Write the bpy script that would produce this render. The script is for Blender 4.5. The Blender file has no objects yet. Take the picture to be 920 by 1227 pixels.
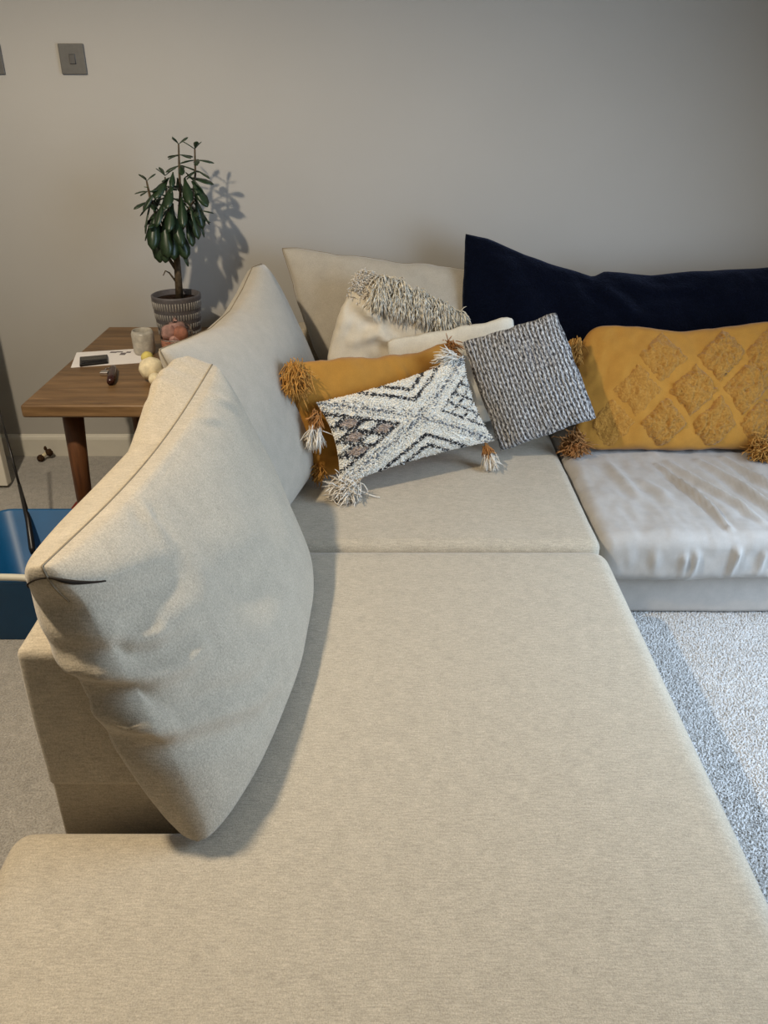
import bpy, bmesh, math, random
import numpy as np
from mathutils import Vector, Matrix, noise

random.seed(7)
RNG = np.random.default_rng(7)
SC = bpy.context.scene
COL = SC.collection

# ------------------------------------------------------------------ camera
cam_d = bpy.data.cameras.new('camera')
cam_d.sensor_fit = 'VERTICAL'
cam_d.sensor_height = 36.0
cam_d.lens = 36.0 * 985 / 1227
cam_d.clip_start = 0.02
cam = bpy.data.objects.new('camera', cam_d)
COL.objects.link(cam)
cam.location = (0, 0, 1.45)
cam.rotation_euler = (math.radians(90 - 27.52), 0, 0)
SC.camera = cam

# ------------------------------------------------------------------ view, world, lights
vs = SC.view_settings
vs.view_transform = 'Standard'
vs.look = 'None'
vs.gamma = 1.0
vs.use_curve_mapping = False
vs.exposure = 0.36
SC.cycles.use_denoising = True
SC.cycles.max_bounces = 8
SC.cycles.sample_clamp_indirect = 6.0

world = bpy.data.worlds.new('daylight')
SC.world = world
world.use_nodes = True
bg = world.node_tree.nodes['Background']
bg.inputs['Color'].default_value = (0.62, 0.76, 1.0, 1)
bg.inputs['Strength'].default_value = 1.0

def lamp(name, kind, loc, power, color, **kw):
    d = bpy.data.lights.new(name, kind)
    d.energy = power
    d.color = color
    for k, v in kw.items():
        setattr(d, k, v)
    o = bpy.data.objects.new(name, d)
    COL.objects.link(o)
    o.location = loc
    return o

# daylight entering through the glazed door in the right wall
day = lamp('window_daylight', 'AREA', (1.72, 1.40, 1.00), 34, (0.55, 0.74, 1.0),
           shape='RECTANGLE', size=1.2, size_y=1.5)
day.rotation_euler = Vector((-0.80, 0.06, -0.44)).to_track_quat('-Z', 'Y').to_euler()   # sky light falls in from above
day.data.spread = math.radians(178)
# warm bulb of the ceiling lamp
bulb = lamp('ceiling_bulb', 'SPOT', (-1.13, 1.16, 2.34), 130, (1.0, 0.86, 0.66), shadow_soft_size=0.04,
            spot_size=math.radians(169), spot_blend=0.36)

# ------------------------------------------------------------------ node helpers
def srgb(r, g, b):
    f = lambda c: ((c / 255 + 0.055) / 1.055) ** 2.4 if c / 255 > 0.04045 else c / 255 / 12.92
    return (f(r), f(g), f(b), 1)

class NT:
    def __init__(self, name, rough=0.9, spec=0.2, sheen=0.0):
        self.m = bpy.data.materials.new(name)
        self.m.use_nodes = True
        self.t = self.m.node_tree
        self.b = self.t.nodes['Principled BSDF']
        self.b.inputs['Roughness'].default_value = rough
        self.b.inputs['Specular IOR Level'].default_value = spec
        if sheen:
            self.b.inputs['Sheen Weight'].default_value = sheen
            self.b.inputs['Sheen Roughness'].default_value = 0.5
        self.tc = self.t.nodes.new('ShaderNodeTexCoord')
    def n(self, kind, **kw):
        nd = self.t.nodes.new(kind)
        for k, v in kw.items():
            setattr(nd, k, v)
        return nd
    def l(self, a, b):
        self.t.links.new(a, b)
    def mapped(self, coord='Object', scale=(1, 1, 1), rot=(0, 0, 0)):
        mp = self.n('ShaderNodeMapping')
        mp.inputs['Scale'].default_value = scale
        mp.inputs['Rotation'].default_value = rot
        self.l(self.tc.outputs[coord], mp.inputs['Vector'])
        return mp.outputs['Vector']
    def noise(self, vec, scale, detail=3, rough=0.55, dist=0.0):
        nd = self.n('ShaderNodeTexNoise')
        nd.inputs['Scale'].default_value = scale
        nd.inputs['Detail'].default_value = detail
        nd.inputs['Roughness'].default_value = rough
        nd.inputs['Distortion'].default_value = dist
        self.l(vec, nd.inputs['Vector'])
        return nd.outputs['Fac']
    def ramp(self, fac, stops):
        r = self.n('ShaderNodeValToRGB')
        e = r.color_ramp.elements
        while len(e) < len(stops):
            e.new(0.5)
        for el, (p, c) in zip(e, stops):
            el.position = p
            el.color = c
        self.l(fac, r.inputs['Fac'])
        return r.outputs['Color']
    def mix(self, a, b, fac, blend='MIX'):
        m = self.n('ShaderNodeMix', data_type='RGBA', blend_type=blend)
        for sock, v in ((m.inputs[0], fac), (m.inputs[6], a), (m.inputs[7], b)):
            if hasattr(v, 'is_linked'):
                self.l(v, sock)
            else:
                sock.default_value = v
        return m.outputs[2]
    def math(self, op, a, b=0.0):
        m = self.n('ShaderNodeMath', operation=op)
        for sock, v in zip(m.inputs, (a, b)):
            if hasattr(v, 'is_linked'):
                self.l(v, sock)
            else:
                sock.default_value = v
        return m.outputs[0]
    def color(self, c):
        if hasattr(c, 'is_linked'):
            self.l(c, self.b.inputs['Base Color'])
        else:
            self.b.inputs['Base Color'].default_value = c
    def bump(self, h, strength=0.3, dist=0.002):
        b = self.n('ShaderNodeBump')
        b.inputs['Strength'].default_value = strength
        b.inputs['Distance'].default_value = dist
        self.l(h, b.inputs['Height'])
        self.l(b.outputs['Normal'], self.b.inputs['Normal'])
        return b

def plain(name, c, rough=0.6, spec=0.3, var=0.06, scale=30, metal=0.0):
    k = NT(name, rough, spec)
    v = k.mapped()
    f = k.noise(v, scale)
    lo = tuple(max(0, x * (1 - var * 2)) for x in c[:3]) + (1,)
    hi = tuple(min(1, x * (1 + var * 2)) for x in c[:3]) + (1,)
    k.color(k.ramp(f, [(0.3, lo), (0.7, hi)]))
    k.bump(f, 0.08, 0.002)
    k.b.inputs['Metallic'].default_value = metal
    return k.m

def fabric(name, c, var=0.16, weave=420, stretch=(1, 3.5, 1), sheen=0.25, bump=0.5, dist=0.0016, streak=0.0):
    k = NT(name, 0.95, 0.1, sheen)
    v = k.mapped(scale=stretch)
    v2 = k.mapped(scale=(stretch[1], stretch[0], stretch[2]))
    f1 = k.noise(v, weave, 2, 0.6)
    f2 = k.noise(v2, weave * 0.8, 2, 0.6)
    f3 = k.noise(k.mapped(), 26, 4, 0.6)
    f = k.math('ADD', k.math('MULTIPLY', f1, 0.5), k.math('MULTIPLY', f2, 0.5))
    lo = tuple(x * (1 - var * 1.6) for x in c[:3]) + (1,)
    hi = tuple(min(1, x * (1 + var * 1.4)) for x in c[:3]) + (1,)
    col = k.ramp(f, [(0.33, lo), (0.67, hi)])
    big = k.ramp(f3, [(0.3, (0.93, 0.93, 0.93, 1)), (0.7, (1.05, 1.05, 1.05, 1))])
    if streak:
        f4 = k.noise(k.mapped(scale=(45, 300, 300)), 1.0, 3, 0.65)
        f5 = k.noise(k.mapped(scale=(260, 60, 260)), 1.0, 2, 0.6)
        st = k.ramp(f4, [(0.36, (1 - streak, 1 - streak, 1 - streak, 1)), (0.64, (1 + streak * .6, 1 + streak * .6, 1 + streak * .6, 1))])
        col = k.mix(col, st, 1.0, 'MULTIPLY')
        f = k.math('ADD', k.math('MULTIPLY', f, 0.6), k.math('ADD', k.math('MULTIPLY', f4, 0.5), k.math('MULTIPLY', f5, 0.3)))
    k.color(k.mix(col, big, 1.0, 'MULTIPLY'))
    k.bump(f, bump, dist)
    return k.m

# ------------------------------------------------------------------ materials
SOFA_C = srgb(184, 171, 149)
M = {}
M['sofa'] = fabric('beige_chenille', SOFA_C, 0.15, 330, (1, 2.2, 1), 0.25, 0.6, 0.0018, 0.13)
M['sofa_smooth'] = fabric('beige_cushion_cloth', srgb(176, 166, 149), 0.09, 420, (1, 1.6, 1), 0.3, 0.35)
M['loose_cover'] = fabric('grey_loose_cover', srgb(176, 168, 158), 0.04, 600, (1, 1.2, 1), 0.2, 0.12)
M['seam'] = plain('brown_seam_thread', srgb(138, 124, 102), 0.95, 0.05)  # thin brown line along the cushion seams
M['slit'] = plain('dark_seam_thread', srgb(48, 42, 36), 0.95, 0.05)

k = NT('wall_paint', 0.85, 0.15)
f = k.noise(k.mapped(), 1.2, 3)
k.color(k.ramp(f, [(0.3, srgb(172, 168, 161)), (0.7, srgb(177, 173, 166))]))
k.bump(k.noise(k.mapped(), 160, 3), 0.12, 0.002)
M['wall'] = k.m
M['ceiling'] = plain('ceiling_paint', srgb(225, 223, 216), 0.9, 0.1, 0.01)
M['trim'] = plain('white_gloss_trim', srgb(214, 209, 196), 0.45, 0.4, 0.01)
M['door_white'] = plain('white_door_paint', srgb(222, 216, 202), 0.5, 0.35, 0.01)

k = NT('carpet_pile', 1.0, 0.05, 0.3)
v = k.mapped()
f1 = k.noise(v, 220, 3, 0.7)
f2 = k.noise(v, 38, 4, 0.65)
f3 = k.noise(v, 5, 3, 0.6)
c1 = k.ramp(f1, [(0.32, srgb(142, 135, 125)), (0.66, srgb(196, 190, 181))])
c2 = k.ramp(f2, [(0.35, (0.84, 0.84, 0.84, 1)), (0.65, (1.06, 1.06, 1.06, 1))])
c3 = k.ramp(f3, [(0.35, (0.92, 0.92, 0.92, 1)), (0.65, (1.03, 1.03, 1.03, 1))])
k.color(k.mix(k.mix(c1, c2, 1.0, 'MULTIPLY'), c3, 1.0, 'MULTIPLY'))
h = k.math('ADD', k.math('MULTIPLY', f1, 0.6), k.math('MULTIPLY', f2, 1.2))
k.bump(h, 0.9, 0.010)
M['carpet'] = k.m
k = NT('carpet_tips_daylit', 1.0, 0.03, 0.3)
f1 = k.noise(k.mapped(), 150, 3, 0.7)
f3 = k.noise(k.mapped(), 7, 3, 0.6)
c1 = k.ramp(f1, [(0.32, srgb(176, 170, 162)), (0.66, srgb(222, 217, 210))])  # lighter than the floor carpet: daylight brightness put into the yarn colour
k.color(k.mix(c1, k.ramp(f3, [(0.35, (0.90, 0.90, 0.90, 1)), (0.65, (1, 1, 1, 1))]), 1.0, 'MULTIPLY'))
k.b.inputs['Subsurface Weight'].default_value = 0.0
M['carpet_tips'] = k.m

k = NT('oiled_oak', 0.42, 0.35)
v = k.mapped(scale=(1, 9, 9))
g = k.noise(v, 3.2, 6, 0.65, 0.6)
g2 = k.noise(k.mapped(scale=(2, 60, 60)), 4, 3, 0.6)
c1 = k.ramp(g, [(0.28, srgb(88, 64, 40)), (0.5, srgb(120, 92, 60)), (0.72, srgb(144, 112, 76))])
c2 = k.ramp(g2, [(0.35, (0.82, 0.8, 0.78, 1)), (0.6, (1, 1, 1, 1))])
k.color(k.mix(c1, c2, 1.0, 'MULTIPLY'))
k.bump(g2, 0.15, 0.001)
M['oak'] = k.m
k = NT('dark_stained_wood', 0.45, 0.35)
g = k.noise(k.mapped(scale=(14, 14, 1.5)), 5, 5, 0.6, 0.4)
k.color(k.ramp(g, [(0.3, srgb(74, 44, 24)), (0.7, srgb(108, 68, 38))]))
M['leg_wood'] = k.m

k = NT('navy_plush', 1.0, 0.05, 0.12)
k.b.inputs['Sheen Tint'].default_value = (0.35, 0.45, 0.8, 1)
f1 = k.noise(k.mapped(), 180, 3, 0.7)
f2 = k.noise(k.mapped(), 22, 4, 0.65)
c = k.ramp(f1, [(0.3, srgb(3, 4, 11)), (0.7, srgb(8, 12, 25))])
k.color(k.mix(c, k.ramp(f2, [(0.3, (0.75, 0.75, 0.75, 1)), (0.7, (1.15, 1.15, 1.15, 1))]), 1.0, 'MULTIPLY'))
k.bump(k.math('ADD', f1, k.math('MULTIPLY', f2, 2.0)), 0.7, 0.006)
M['navy'] = k.m

M['mustard'] = fabric('mustard_cotton', srgb(172, 121, 50), 0.06, 520, (1, 1.3, 1), 0.15, 0.25)
k = NT('mustard_loop_tufts', 1.0, 0.05, 0.2)
f1 = k.noise(k.mapped(), 130, 3, 0.6)
k.color(k.ramp(f1, [(0.3, srgb(152, 104, 42)), (0.7, srgb(182, 130, 58))]))
k.bump(f1, 0.9, 0.006)
M['mustard_tuft'] = k.m
M['mustard_yarn'] = plain('mustard_yarn', srgb(188, 138, 72), 0.95, 0.05, 0.14, 90)
M['rust_yarn'] = plain('rust_yarn', srgb(172, 122, 74), 0.95, 0.05, 0.14, 90)
M['white_yarn'] = plain('white_yarn', srgb(226, 216, 200), 0.95, 0.05, 0.06, 90)
M['cream'] = fabric('cream_cotton', srgb(214, 202, 180), 0.05, 380, (1, 1.2, 1), 0.2, 0.3)
M['cream_knit'] = fabric('cream_flat_cloth', srgb(222, 214, 196), 0.05, 300, (1, 1.2, 1), 0.2, 0.5)
M['shag'] = plain('shaggy_fringe_yarn', srgb(222, 212, 194), 0.95, 0.05, 0.20, 70)
M['white_base'] = fabric('woven_white_base', srgb(214, 208, 196), 0.06, 300)

k = NT('tuft_yarn', 0.95, 0.05, 0.2)
a = k.n('ShaderNodeVertexColor', layer_name='yarn')
k.color(a.outputs['Color'])
M['tuft'] = k.m

# ribbed knit: each rib a pale and a charcoal strand, flecked along its length
k = NT('marled_rib_knit', 0.95, 0.08, 0.15)
uv = k.n('ShaderNodeUVMap', uv_map='UVMap')
sep = k.n('ShaderNodeSeparateXYZ')
k.l(uv.outputs['UV'], sep.inputs[0])
wob = k.noise(k.mapped(), 16, 3)
ph = k.math('ADD', k.math('MULTIPLY', sep.outputs[0], 25 * 2 * math.pi), k.math('MULTIPLY', wob, 9.0))
w = k.math('MULTIPLY', k.math('ADD', k.math('COSINE', ph), 1.0), 0.5)
mp = k.n('ShaderNodeMapping')
mp.inputs['Scale'].default_value = (105, 34, 1)
k.l(uv.outputs['UV'], mp.inputs['Vector'])
fl = k.noise(mp.outputs['Vector'], 1.0, 2, 0.6)
s = k.math('ADD', k.math('MULTIPLY', w, 0.17), k.math('MULTIPLY', fl, 1.15))
k.color(k.ramp(s, [(0.48, srgb(40, 38, 40)), (0.64, srgb(112, 109, 108)), (0.84, srgb(206, 203, 198))]))
k.bump(k.math('ADD', k.math('MULTIPLY', w, 0.6), fl), 0.7, 0.004)
M['rib'] = k.m

k = NT('jade_leaf', 0.38, 0.45)
f = k.noise(k.mapped(), 40, 3)
k.color(k.ramp(f, [(0.3, srgb(22, 38, 20)), (0.7, srgb(44, 64, 36))]))
M['leaf'] = k.m
k = NT('jade_leaf_young', 0.38, 0.45)
f = k.noise(k.mapped(), 40, 3)
k.color(k.ramp(f, [(0.3, srgb(50, 76, 34)), (0.7, srgb(88, 112, 56))]))
M['leaf_young'] = k.m
M['bark'] = plain('plant_bark', srgb(86, 74, 58), 0.9, 0.1, 0.2, 60)
M['soil'] = plain('potting_soil', srgb(44, 32, 26), 1, 0.05, 0.3, 80)
M['pot'] = plain('dark_glazed_pot', srgb(86, 82, 84), 0.5, 0.4, 0.1, 50)
M['pot_relief'] = plain('pale_pot_relief', srgb(146, 142, 136), 0.6, 0.3, 0.1, 80)

def glass(name, c, rough=0.03):
    k = NT(name, rough, 0.5)
    k.b.inputs['Transmission Weight'].default_value = 1.0
    k.b.inputs['IOR'].default_value = 1.3
    k.color(c)
    return k.m
M['glass'] = glass('clear_glass', (0.95, 0.95, 0.95, 1))
M['frost'] = plain('frosted_glass', srgb(176, 170, 158), 0.35, 0.5, 0.12, 45)
M['pink'] = plain('pale_pink_content', srgb(208, 164, 152), 0.7, 0.2, 0.12, 40)
M['orange'] = plain('orange_content', srgb(206, 142, 116), 0.7, 0.2, 0.12, 40)
M['plush'] = plain('cream_plush', srgb(224, 210, 176), 1, 0.05, 0.08, 60)
M['yellow'] = plain('yellow_felt', srgb(206, 190, 110), 0.9, 0.05, 0.06, 60)
M['paper'] = plain('white_paper', srgb(236, 230, 226), 0.8, 0.15, 0.01)
M['ink'] = plain('grey_ink', srgb(120, 112, 112), 0.8, 0.1)
M['black'] = plain('black_plastic', srgb(22, 19, 18), 0.35, 0.4, 0.1)
M['screen'] = plain('dark_screen', srgb(30, 27, 26), 0.12, 0.5, 0.05)
M['maroon'] = plain('dark_maroon_shell', srgb(50, 18, 12), 0.25, 0.5, 0.1)
M['steel'] = plain('bright_steel', srgb(205, 200, 196), 0.25, 0.5, 0.03, 30, 1.0)
M['blue'] = plain('blue_plastic', srgb(18, 84, 132), 0.42, 0.4, 0.04, 14)
M['strap'] = plain('pale_plastic_handle', srgb(205, 200, 184), 0.5, 0.3, 0.02)
M['redbox'] = plain('dark_red_card', srgb(112, 44, 30), 0.7, 0.2, 0.08)
M['switch'] = plain('brushed_dark_steel', srgb(96, 94, 90), 0.5, 0.4, 0.04, 60, 0.2)
M['switch_dark'] = plain('switch_insert', srgb(68, 66, 64), 0.4, 0.4, 0.03)
M['lampshade'] = plain('white_lamp_metal', srgb(220, 216, 206), 0.4, 0.4, 0.02)
M['toy_brown'] = plain('brown_toy_fur', srgb(66, 48, 34), 1, 0.05, 0.2, 80)

# ------------------------------------------------------------------ mesh helpers
class MB:
    """collects vertices and faces for one mesh"""
    def __init__(self):
        self.v, self.f, self.uv, self.col = [], [], {}, None
    def add(self, verts, faces):
        o = len(self.v)
        self.v.extend(Vector(p) for p in verts)
        self.f.extend(tuple(i + o for i in f) for f in faces)
        return o
    def box(self, x0, x1, y0, y1, z0, z1):
        self.add([(x0, y0, z0), (x1, y0, z0), (x1, y1, z0), (x0, y1, z0),
                  (x0, y0, z1), (x1, y0, z1), (x1, y1, z1), (x0, y1, z1)],
                 [(3, 2, 1, 0), (4, 5, 6, 7), (0, 1, 5, 4), (1, 2, 6, 5), (2, 3, 7, 6), (3, 0, 4, 7)])
        return self
    def tube(self, pts, rad, n=8, cap=True):
        pts = [Vector(p) for p in pts]
        rs = rad if isinstance(rad, (list, tuple)) else [rad] * len(pts)
        vs, fs = [], []
        up = Vector((0.13, 0.31, 0.94))
        for i, p in enumerate(pts):
            d = (pts[min(i + 1, len(pts) - 1)] - pts[max(i - 1, 0)]).normalized()
            a = d.cross(up)
            if a.length < 1e-3:
                a = d.cross(Vector((1, 0, 0)))
            a.normalize()
            b = d.cross(a)
            for j in range(n):
                t = 2 * math.pi * j / n
                vs.append(p + (a * math.cos(t) + b * math.sin(t)) * rs[i])
        for i in range(len(pts) - 1):
            for j in range(n):
                k2 = (j + 1) % n
                fs.append((i * n + j, i * n + k2, (i + 1) * n + k2, (i + 1) * n + j))
        if cap:
            fs.append(tuple(range(n - 1, -1, -1)))
            fs.append(tuple((len(pts) - 1) * n + j for j in range(n)))
        self.add(vs, fs)
        return self
    def lathe(self, cx, cy, prof, n=40, close=True):
        vs, fs = [], []
        for r, z in prof:
            for j in range(n):
                t = 2 * math.pi * j / n
                vs.append((cx + r * math.cos(t), cy + r * math.sin(t), z))
        m = len(prof)
        for i in range(m - 1):
            for j in range(n):
                k2 = (j + 1) % n
                fs.append((i * n + j, i * n + k2, (i + 1) * n + k2, (i + 1) * n + j))
        if close:
            fs.append(tuple(range(n - 1, -1, -1)))
            fs.append(tuple((m - 1) * n + j for j in range(n)))
        self.add(vs, fs)
        return self
    def blob(self, c, r, sub=3, amp=0.12, freq=20, squash=(1, 1, 1)):
        bm = bmesh.new()
        bmesh.ops.create_icosphere(bm, subdivisions=sub, radius=1)
        vs = []
        c = Vector(c)
        for v in bm.verts:
            d = v.co.normalized()
            q = Vector((d.x * squash[0], d.y * squash[1], d.z * squash[2])) * r
            q *= 1 + amp * noise.noise(d * freq * 0.15 + c * 7)
            vs.append(c + q)
        fs = [tuple(v.index for v in f.verts) for f in bm.faces]
        bm.free()
        self.add(vs, fs)
        return self
    def build(self, name, mat, parent=None, smooth=True, bevel=0.0, **props):
        me = bpy.data.meshes.new(name)
        off = parent_origin(parent)
        me.from_pydata([tuple(p - off) for p in self.v], [], self.f)
        me.update()
        if smooth:
            me.shade_smooth()
        if isinstance(mat, (list, tuple)):
            for m in mat:
                me.materials.append(m)
        else:
            me.materials.append(mat)
        if self.uv:
            lay = me.uv_layers.new(name='UVMap')
            idx = np.zeros(len(me.loops), dtype=np.int32)
            me.loops.foreach_get('vertex_index', idx)
            arr = np.array([self.uv.get(i, (0, 0)) for i in range(len(self.v))], dtype=np.float32)
            lay.data.foreach_set('uv', arr[idx].ravel())
        if self.col is not None:
            at = me.color_attributes.new('yarn', 'FLOAT_COLOR', 'POINT')
            at.data.foreach_set('color', np.array(self.col, dtype=np.float32).ravel())
        o = bpy.data.objects.new(name, me)
        COL.objects.link(o)
        if parent is not None:
            o.parent = parent
        for k_, v_ in props.items():
            o[k_] = v_
        if bevel:
            bv = o.modifiers.new('bevel', 'BEVEL')
            bv.width = bevel
            bv.segments = 3
            bv.limit_method = 'ANGLE'
            me.shade_smooth()
            o.modifiers.new('normals', 'WEIGHTED_NORMAL')
        return o

def parent_origin(p):
    o = Vector((0, 0, 0))
    while p is not None:
        o = o + Vector(p.location)
        p = p.parent
    return o

def thing(name, label, cat, loc, group=None):
    o = bpy.data.objects.new(name, None)
    o.empty_display_size = 0.1
    COL.objects.link(o)
    o.location = loc
    tag(o, label, cat, group)
    return o

def tag(o, label, cat, group=None):
    o['label'] = label
    o['category'] = cat
    if group:
        o['group'] = group
    return o

def struct(o):
    o['kind'] = 'structure'
    return o

def fbm(p, s, o=3):
    return noise.fractal(Vector(p) * s, 0.8, 2.0, o)

def seg_dist(p, a, b):
    ab = b - a
    t = max(0.0, min(1.0, (p - a).dot(ab) / max(ab.length_squared, 1e-9)))
    return (p - (a + ab * t)).length, t

class Crease:
    """a fold: raised ridge with a trough beside it, along a polyline"""
    def __init__(self, pts, amp, width, trough=0.7):
        self.p = [Vector(q) for q in pts]
        self.amp, self.w, self.t = amp, width, trough
        lo = [min(q[i] for q in self.p) - width * 4 for i in range(len(self.p[0]))]
        hi = [max(q[i] for q in self.p) + width * 4 for i in range(len(self.p[0]))]
        self.lo, self.hi = lo, hi
    def __call__(self, p):
        for i in range(len(p)):
            if p[i] < self.lo[i] or p[i] > self.hi[i]:
                return 0.0
        best, fade = 1e9, 1.0
        n = len(self.p) - 1
        for i in range(n):
            d, t = seg_dist(p, self.p[i], self.p[i + 1])
            if d < best:
                g = (i + t) / n
                best, fade = d, math.sin(math.pi * min(1, max(0, 0.08 + 0.84 * g)))
        x = best / self.w
        return self.amp * fade * (math.exp(-x * x) - self.t * 0.5 * math.exp(-((x - 1.9) ** 2) * 0.9))

def rbox(x0, x1, y0, y1, z0, z1, r, step, disp=None):
    """rounded box with evenly divided sides; disp(pos, normal) -> offset along the normal"""
    mb = MB()
    lo, hi = Vector((x0, y0, z0)), Vector((x1, y1, z1))
    n = [max(4, int(round((hi[i] - lo[i]) / step))) for i in range(3)]
    def coords(i):
        a = [lo[i] + (hi[i] - lo[i]) * k_ / n[i] for k_ in range(n[i] + 1)]
        extra = []
        for q in (0.15, 0.35, 0.6, 0.85, 1.0):
            extra += [lo[i] + r * q, hi[i] - r * q]
        a = sorted(set(round(x, 5) for x in a + extra))
        out = [a[0]]
        for x in a[1:]:
            if x - out[-1] > r * 0.1:
                out.append(x)
        out[-1] = hi[i]
        return out
    C = [coords(i) for i in range(3)]
    index = {}
    def vert(p):
        key = tuple(round(c_, 5) for c_ in p)
        if key in index:
            return index[key]
        p = Vector(p)
        q = Vector([min(max(p[i], lo[i] + r), hi[i] - r) for i in range(3)])
        d = p - q
        nrm = d.normalized()
        pos = q + nrm * r
        if disp:
            pos = pos + nrm * disp(pos, nrm)
        mb.v.append(pos)
        index[key] = len(mb.v) - 1
        return index[key]
    for ax in range(3):
        a, b = (ax + 1) % 3, (ax + 2) % 3
        for side in (0, 1):
            for i in range(len(C[a]) - 1):
                for j in range(len(C[b]) - 1):
                    quad = []
                    for (ii, jj) in ((i, j), (i + 1, j), (i + 1, j + 1), (i, j + 1)):
                        p = [0, 0, 0]
                        p[ax] = hi[ax] if side else lo[ax]
                        p[a], p[b] = C[a][ii], C[b][jj]
                        quad.append(vert(p))
                    if not side:
                        quad.reverse()
                    mb.f.append(tuple(quad))
    return mb

class Pillow:
    """two cloth sheets joined round a seam; A,B,C,D = bottom-left, bottom-right, top-right, top-left
    seen from the front"""
    def __init__(self, A, B, C_, D, tf, tb, p=0.5, inset=0.05, warp=None, disp=None, clip=None, nrm=None, round_=0.0, wob=0.0):
        self.round_, self.wob, self.folds, self.keep = round_, wob, [], nrm is not None
        self.q = [Vector(v) for v in (A, B, C_, D)]
        self.tf, self.tb, self.p, self.inset = tf, tb, p, inset
        self.warp, self.disp, self.clip = warp, disp, clip
        a, b, c_, d = self.q
        self.n = ((b - a + c_ - d)).cross((d - a + c_ - b)).normalized()
        if nrm:
            self.n = Vector(nrm).normalized()
        self.du = (b - a + c_ - d) * 0.5
        self.dv = (d - a + c_ - b) * 0.5
    def mid(self, u, v):
        U, V = 2 * u - 1, 2 * v - 1
        cr_ = 1 - self.round_ * (U * U * V * V) ** 4
        u2 = 0.5 + (u - 0.5) * (1 - self.inset * (1 - V * V)) * cr_
        v2 = 0.5 + (v - 0.5) * (1 - self.inset * (1 - U * U)) * cr_
        a, b, c_, d = self.q
        pos = a * (1 - u2) * (1 - v2) + b * u2 * (1 - v2) + c_ * u2 * v2 + d * (1 - u2) * v2
        if self.warp:
            pos = pos + self.warp(u, v)
        if self.wob:
            k_ = max(U * U, V * V) ** 3
            pos = pos + (self.du.normalized() * fbm((u * 3, v * 3, 5.5), 1.6) + self.dv.normalized() * fbm((u * 3, v * 3, 9.5), 1.6)) * (self.wob * k_)
        return pos
    def at(self, u, v, s=1, lift=0.0):
        U, V = 2 * u - 1, 2 * v - 1
        e = max(0.0, (1 - U * U) * (1 - V * V))
        t = e ** self.p
        h = (self.tf if s > 0 else self.tb) * t
        if self.disp and e > 0:
            h += self.disp(u, v, s) * min(1.0, e * 9)
        pos = self.mid(u, v) + self.n * ((h + lift) * s)
        if self.folds and (s > 0 or u < 0.3):
            k_ = min(1.0, e * 5) ** 0.5
            out = (self.n * (s * k_) - self.du.normalized() * (1 - k_)).normalized()
            pos = pos + out * sum(f_(pos) for f_ in self.folds)
        if self.clip:
            pos = self.clip(pos, s)
            if s < 0 and e > 0 and self.keep:
                pos.x = min(pos.x, self.at(u, v, 1).x - 0.012)
        return pos
    def normal(self, u, v, s=1):
        e = 0.01
        u = min(max(u, 0.02), 0.98)
        v = min(max(v, 0.02), 0.98)
        a = self.at(u + e, v, s) - self.at(u - e, v, s)
        b = self.at(u, v + e, s) - self.at(u, v - e, s)
        return a.cross(b).normalized() * s
    def mesh(self, n=60, m=60):
        mb = MB()
        us = [0.5 * (i / n) + 0.5 * (0.5 - 0.5 * math.cos(math.pi * i / n)) for i in range(n + 1)]
        vs = [0.5 * (j / m) + 0.5 * (0.5 - 0.5 * math.cos(math.pi * j / m)) for j in range(m + 1)]
        ids = {}
        for s in (1, -1):
            for i in range(n + 1):
                for j in range(m + 1):
                    edge = i in (0, n) or j in (0, m)
                    if edge and s < 0:
                        ids[(s, i, j)] = ids[(1, i, j)]
                        continue
                    mb.v.append(self.at(us[i], vs[j], s))
                    k_ = len(mb.v) - 1
                    ids[(s, i, j)] = k_
                    mb.uv[k_] = (us[i], vs[j])
            for i in range(n):
                for j in range(m):
                    f = (ids[(s, i, j)], ids[(s, i + 1, j)], ids[(s, i + 1, j + 1)], ids[(s, i, j + 1)])
                    mb.f.append(f if s > 0 else f[::-1])
        return mb
    def line(self, pts, s=1, lift=0.0, k=14):
        out = []
        for (a, b) in zip(pts, pts[1:]):
            for i in range(k):
                t = i / k
                out.append(self.at(a[0] + (b[0] - a[0]) * t, a[1] + (b[1] - a[1]) * t, s, lift))
        out.append(self.at(pts[-1][0], pts[-1][1], s, lift))
        return out

def strand(mb, p, d, length, width, droop=0.0, curl=0.0, n=4):
    """one thread: a three-sided tapering fibre that bends downwards"""
    p = Vector(p)
    d = Vector(d).normalized()
    vs, fs = [], []
    step = length / n
    side = Vector((random.uniform(-1, 1), random.uniform(-1, 1), random.uniform(-1, 1)))
    for i in range(n + 1):
        a = d.cross(side)
        if a.length < 1e-3:
            a = Vector((1, 0, 0))
        a.normalize()
        b = d.cross(a)
        w = width * (1.0 if i < n else 0.35)
        for j in range(3):
            t = 2 * math.pi * j / 3
            vs.append(p + (a * math.cos(t) + b * math.sin(t)) * w)
        p = p + d * step
        d = (d + Vector((0, 0, -droop * step)) + Vector((random.gauss(0, curl), random.gauss(0, curl), random.gauss(0, curl)))).normalized()
    for i in range(n):
        for j in range(3):
            k_ = (j + 1) % 3
            fs.append((i * 3 + j, i * 3 + k_, i * 3 + 3 + k_, i * 3 + 3 + j))
    fs.append((n * 3, n * 3 + 1, n * 3 + 2))
    mb.add(vs, fs)

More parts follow.
